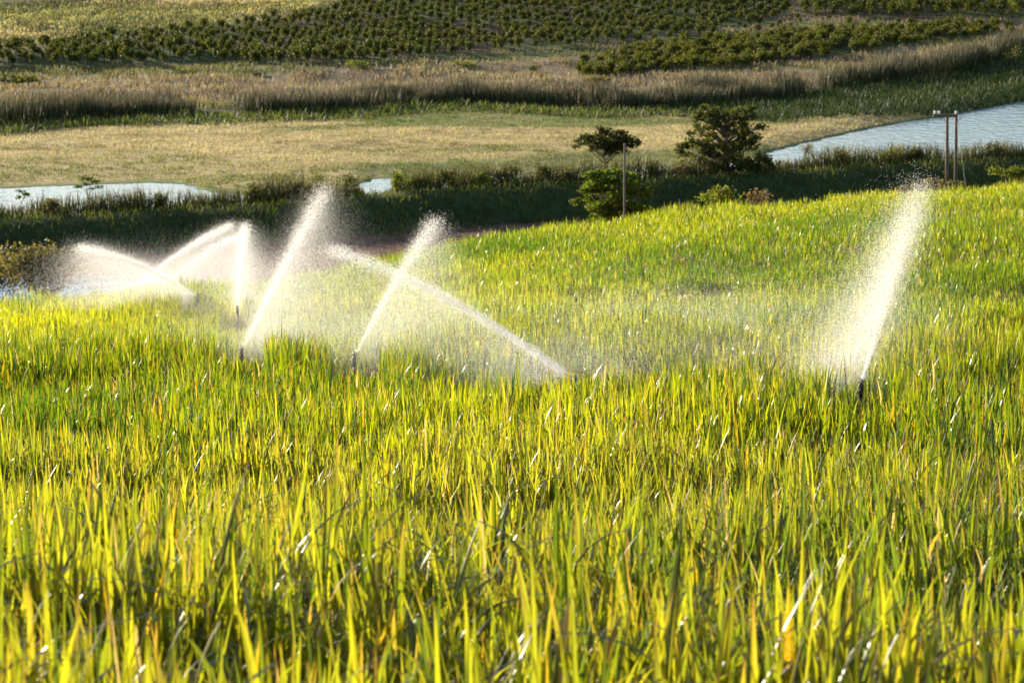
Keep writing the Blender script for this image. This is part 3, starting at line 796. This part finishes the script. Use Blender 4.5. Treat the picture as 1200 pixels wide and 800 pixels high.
# ------------------------------------------------------------------ poles
def pole_single():
    t = P(732, 169, 141); b = np.array([t[0], t[1], G(t[0], t[1])])
    root = empty('utility_pole', b); H = t[2] - b[2]
    tag(root, 'single slender wooden pole in front of the bushy green tree', 'pole')
    m = MB(); m.tube([(0, 0, -.5), (0.02, 0, H * .5), (0, 0, H)], [.085, .07, .055], 10); m.build('shaft', M_pole, root)
    m = MB(); m.tube([(0, 0, H), (0, 0, H + .05)], [.075, .02], 10); m.build('cap', M_wire, root)
    m = MB(); m.tube([(.07, 0, H - .25), (.14, 0, H - .25), (.14, 0, H - .12)], [.02, .02, .03], 8); m.build('insulator', M_ceramic, root)
pole_single()

def pole_twin():
    d = 262
    t1 = P(1110, 134, d); t2 = P(1120.5, 131, d); bx = (t1 + t2) / 2
    b = np.array([bx[0], d, G(bx[0], d)])
    root = empty('power_pole', b)
    tag(root, 'twin wooden pole power structure with crossarm and white insulators by the water', 'power pole')
    for t, tilt in ((t1, .0), (t2, .0)):
        m = MB(); xo = t[0] - b[0]; H = t[2] - b[2]
        m.tube([(xo + .22, 0, -.5), (xo + .1, 0, H * .5), (xo, 0, H)], [.20, .175, .15], 10); m.build('pole', M_pole, root)
    H = t1[2] - b[2]
    m = MB(); m.box(((P(1111, 0, d)[0]) - b[0], -.2, H - .12), (2.5, .2, .32)); m.build('crossarm', M_pole, root, False)
    for xo in (P(1099, 0, d)[0], P(1104, 0, d)[0], P(1124, 0, d)[0]):
        m = MB(); z0 = H + .0
        m.tube([(xo - b[0], -.2, z0), (xo - b[0], -.2, z0 + .1), (xo - b[0], -.2, z0 + .16), (xo - b[0], -.2, z0 + .28), (xo - b[0], -.2, z0 + .38)], [.06, .17, .09, .17, .06], 10)
        m.build('insulator', M_ceramic, root)
    top = np.array([t2[0] - b[0], 0, t2[2] - b[2] - .3]); topl = np.array([t1[0] - b[0], 0, H - .3])
    for a, e in ((top, P(1146, 178, d - 1)), (top, P(1137, 212, d - 14)), (topl, P(1100, 180, d + 2))):
        m = MB(); e = e - b; e[2] = G(e[0] + b[0], e[1] + b[1]) - b[2]
        m.tube([a, (a + e) / 2 - np.array([0, 0, .05]), e], .010, 5); m.build('guy_wire', M_wire, root)
    for a in (0, 1):
        m = MB(); xo = (t1, t2)[a][0] - b[0]
        m.tube([(xo, -.16, H - .9), (xo + (.6 if a else -.6), -.2, H - .2)], .03, 6); m.build('brace', M_pole, root)
pole_twin()
p_ = P(899, 247, 133); z_ = G(p_[0], p_[1])
m = MB(); m.tube([(0, 0, -.3), (.02, 0, 1.2), (.0, 0, P(899, 223, 133)[2] - z_ - .25)], [.05, .04, .03], 8)
r = empty('marker_post', (p_[0], p_[1], z_)); tag(r, 'thin leaning post on the brown ground beside the dry shrub', 'post')
m.build('shaft', M_pole, r)
m = MB(); m.box((0, 0, P(899, 223, 133)[2] - z_ - .1), (.12, .06, .35)); m.build('top_plate', M_pole, r, False)

# ------------------------------------------------------------------ sprinklers and their water
def sprinkler(u, v, d, az, label):
    h = P(u, v, d); g = float(G(h[0], h[1]))
    b = np.array([h[0], h[1], g]); H = h[2] - g
    root = empty('sprinkler', b); tag(root, label, 'sprinkler', 'irrigation sprinklers in the cane')
    m = MB(); m.tube([(0, 0, -.2), (0, 0, H * .5), (0, 0, H - .16)], [.030, .026, .024], 10); m.build('riser', M_iron, root)
    m = MB(); m.tube([(0, 0, H - .17), (0, 0, H - .13), (0, 0, H - .03), (0, 0, H), (0, 0, H + .03)], [.034, .044, .034, .038, .014], 10); m.build('body', M_iron, root)
    c, s = math.cos(az), math.sin(az)
    m = MB(); m.tube([(0, 0, H - .07), (c * .09, s * .09, H - .035), (c * .19, s * .19, H + .03)], [.022, .018, .012], 8); nz = m.build('nozzle', M_iron, root)
    m = MB(); m.tube([(0, 0, H - .06), (-c * .08, -s * .08, H - .05), (-c * .15, -s * .15, H - .06), (-c * .17, -s * .17, H - .10)], [.014, .014, .016, .02], 8); m.build('counterweight', M_iron, root)
    m = MB(); m.tube([(-c * .10 - s * .03, -s * .10 + c * .03, H + .03), (0, 0, H + .05), (c * .12 - s * .05, s * .12 + c * .05, H + .06), (c * .18 - s * .02, s * .18 - c * .02, H + .04)], [.010, .014, .010, .014], 6); m.build('impact_arm', M_iron, root)
    return np.array([h[0] + c * .19, h[1] + s * .19, h[2] + .03])

TET = np.array([(1, 1, 1), (1, -1, -1), (-1, 1, -1), (-1, -1, 1)]) / math.sqrt(3)
TETF = np.array([(0, 1, 2), (0, 3, 1), (0, 2, 3), (1, 3, 2)])
OCT = np.array([(1, 0, 0), (-1, 0, 0), (0, 1, 0), (0, -1, 0), (0, 0, 1), (0, 0, -1)], float)
OCTF = np.array([(0, 2, 4), (2, 1, 4), (1, 3, 4), (3, 0, 4), (2, 0, 5), (1, 2, 5), (3, 1, 5), (0, 3, 5)])

def drops(pts, size, rg, shape='oct'):
    n = len(pts); B, BF = (OCT, OCTF) if shape == 'oct' else (TET, TETF)
    ax = rg.normal(size=(n, 3)); ax /= np.linalg.norm(ax, axis=1)[:, None]
    an = rg.uniform(0, 6.283, n)
    c = np.cos(an)[:, None, None]; s = np.sin(an)[:, None, None]
    K = np.zeros((n, 3, 3)); K[:, 0, 1] = -ax[:, 2]; K[:, 0, 2] = ax[:, 1]; K[:, 1, 0] = ax[:, 2]; K[:, 1, 2] = -ax[:, 0]; K[:, 2, 0] = -ax[:, 1]; K[:, 2, 1] = ax[:, 0]
    Rm = c * np.eye(3) + s * K + (1 - c) * ax[:, :, None] * ax[:, None, :]
    V = np.einsum('nij,kj->nki', Rm, B) * np.asarray(size)[:, None, None] + pts[:, None, :]
    F = (np.arange(n) * len(B))[:, None, None] + BF[None]
    return V.reshape(-1, 3), F.reshape(-1, 3)

def water_jet(S, E, bulge, n_core, n_fall, n_mist, drift, fall, r0, r1, label, seed, t_cut=1.0, size=.0075, fall_a=2.2, mist_r=.5, base=.25, cp=.75):
    """a jet of drops thrown along an arc, the drops that fall out of it, and the fine drops that hang round it"""
    rg = np.random.default_rng(seed)
    S = np.asarray(S); E = np.asarray(E); Cc = (S + E) / 2 + np.array([0, 0, bulge])
    px = S[1] / 850.0                      # metres per pixel at the jet, only to size the specks
    path = lambda t: (1 - t)[:, None] ** 2 * S + 2 * (t * (1 - t))[:, None] * Cc + t[:, None] ** 2 * E
    drift = np.asarray(drift, float)
    # core
    t = rg.random(n_core) ** cp * t_cut
    rr = r0 + (r1 * .55 - r0) * t ** 1.4
    core = path(t) + rg.normal(size=(n_core, 3)) * rr[:, None] * np.array([1, 1, .8])
    V, F = drops(core - S, size * rg.uniform(.4, .95, n_core), rg)
    root = link('water_jet', mesh_np('water_jet', V, F, M_drop, smooth=False), loc=S)
    tag(root, label, 'water jet', 'jets of water over the cane')
    # drops falling out of the jet
    t = rg.beta(fall_a, 1.5, n_fall)
    a = rg.exponential(.42, n_fall) * (1 + .6 * np.sin(t * 37 + rg.normal(0, .3, n_fall)))
    rr = r1 * (.5 + .9 * a) * (.35 + .65 * t)
    p = path(t) + drift * a[:, None] * (.4 + .6 * t[:, None]) * rg.normal(1, .25, n_fall)[:, None] + rg.normal(size=(n_fall, 3)) * rr[:, None]
    p[:, 2] -= fall * a ** 1.3 * t
    V, F = drops(p - S, size * rg.uniform(.32, .70, n_fall) * (1 + .5 * (rg.random(n_fall) < .04)), rg, 'tet')
    link('falling_drops', mesh_np('falling_drops', V, F, M_drop, smooth=False), root)
    # fine drops hanging in the air
    n_mist = int(n_mist * 1.7)
    t = rg.random(n_mist) ** .8
    a = rg.random(n_mist) ** 1.2
    p = path(t)
    g = G(p[:, 0], p[:, 1]) + .3
    p[:, 2] += (np.minimum(g, p[:, 2]) - p[:, 2]) * a * rg.uniform(.6, 1.1, n_mist)
    p += drift * a[:, None] * 1.1 + rg.normal(size=(n_mist, 3)) * np.array([1, 1, .55]) * (mist_r * (.25 + .8 * a) * (.3 + .7 * t))[:, None]
    nb = int(n_mist * base)
    p[:nb] = S + rg.normal(size=(nb, 3)) * np.array([.75, .8, .3]) * mist_r * 1.4 + np.array([0, 0, .15]) + drift * .3
    k = p[:, 2] > G(p[:, 0], p[:, 1]) + .45
    V, F = drops(p[k] - S, size * rg.uniform(.22, .46, k.sum()), rg, 'tet')
    link('fine_spray', mesh_np('fine_spray', V, F, M_drop, smooth=False), root)

def az_to(u, v, d, E):
    h = P(u, v, d); return math.atan2(E[1] - h[1], E[0] - h[0])

JETS = [
    # nozzle pixel + depth, end pixel + depth, bulge, core, fall, mist, drift, fall, r0, r1, labels
    (1009, 450, 36.0, 1084, 212, 44.0, .25, 2600, 17000, 95000, (-1.05, .3, 0), 1.2, .014, .36, 'dark sprinkler head on a thin riser throwing the tallest lone spray', 'tall lone jet leaning away over the eastern cane', dict(size=.0082, fall_a=2.0, mist_r=.55, base=.05, cp=2.2)),
    (673, 444, 38.0, 386, 292, 45.0, .42, 13000, 11000, 75000, (-.3, .2, 0), 1.1, .034, .16, 'sprinkler sunk in cane at the low end of the long slanting jet', 'long low jet slanting across the middle of the field', dict(fall_a=1.3, mist_r=.7, cp=1.15)),
    (415, 418, 44.5, 512, 258, 53.0, .28, 6500, 17000, 75000, (.8, .1, 0), 2.2, .02, .22, 'sprinkler at the foot of the jet that crosses the long slanting one', 'steep curved jet crossing the long slanting jet', dict(fall_a=2.2, mist_r=.7)),
    (283, 411, 46.5, 381, 222, 57.0, .12, 9000, 26000, 170000, (.3, .2, 0), 2.4, .024, .24, 'sprinkler on a short riser below the straight bright jet', 'straight bright jet rising steeply above the pair of risers', dict(fall_a=1.9, mist_r=1.0)),
    (278, 361, 63.0, 287, 264, 71.0, .2, 6000, 8000, 80000, (.3, .2, 0), 1.2, .03, .2, 'sprinkler below the short upright jet', 'short upright jet beside the straight bright jet', dict(size=.010, mist_r=1.0)),
    (232, 347, 71.0, 92, 291, 66.0, .45, 7000, 12000, 130000, (-.5, .1, 0), 1.2, .03, .18, 'sprinkler on the hill crest throwing its jet toward the pond', 'flat jet thrown toward the pond and olive bush', dict(size=.010, mist_r=1.1, base=.06)),
    (157, 338, 79.0, 272, 264, 88.0, .35, 7000, 9000, 95000, (.3, .2, 0), 1.5, .03, .19, 'sprinkler behind the crest below the upper of two parallel jets', 'upper of the two parallel jets rising from behind the crest', dict(size=.0115, mist_r=1.1)),
    (195, 334, 79.0, 284, 277, 86.0, .35, 7000, 10000, 95000, (.3, .2, 0), 1.5, .03, .19, 'sprinkler behind the crest below the lower of two parallel jets', 'lower of the two parallel jets rising from behind the crest', dict(size=.0115, mist_r=1.1)),
]
for i, (u, v, d, u1, v1, d1, bg, nc_, nf, nm, dr, fl, r0, r1, ls, lj, kw) in enumerate(JETS):
    E = P(u1, v1, d1)
    S = sprinkler(u, v, d, az_to(u, v, d, E), ls)
    water_jet(S, E, bg, nc_, nf, nm, dr, fl, r0, r1, lj, 500 + i, **kw)

# fine spray drifting over the watered middle of the field
n_ = 520000
y = np.sqrt(rng.random(n_) * (64 ** 2 - 37 ** 2) + 37 ** 2)
x = rng.uniform(-.12, .2, n_) * y
z = G(x, y) + .55 + np.abs(rng.normal(0, .55, n_))
k = rng.random(n_) < sstep(.3, .62, fbm(x / 5 + 11, y / 7 + 4, 3)) * sstep(37, 41, y) * sstep(64, 52, y) * sstep(-.12, -.06, x / y) * sstep(.2, .13, x / y)
x, y, z = x[k], y[k], z[k]
V, F = drops(np.stack([x, y, z], 1), .0040 * rng.uniform(.6, 1.2, len(x)) * y / 50, rng, 'tet')
tag(link('drifting_mist', mesh_np('drifting_mist', V, F, M_drop, smooth=False)), 'thin veil of fine spray drifting over the watered middle of the field', 'mist', kind='stuff')
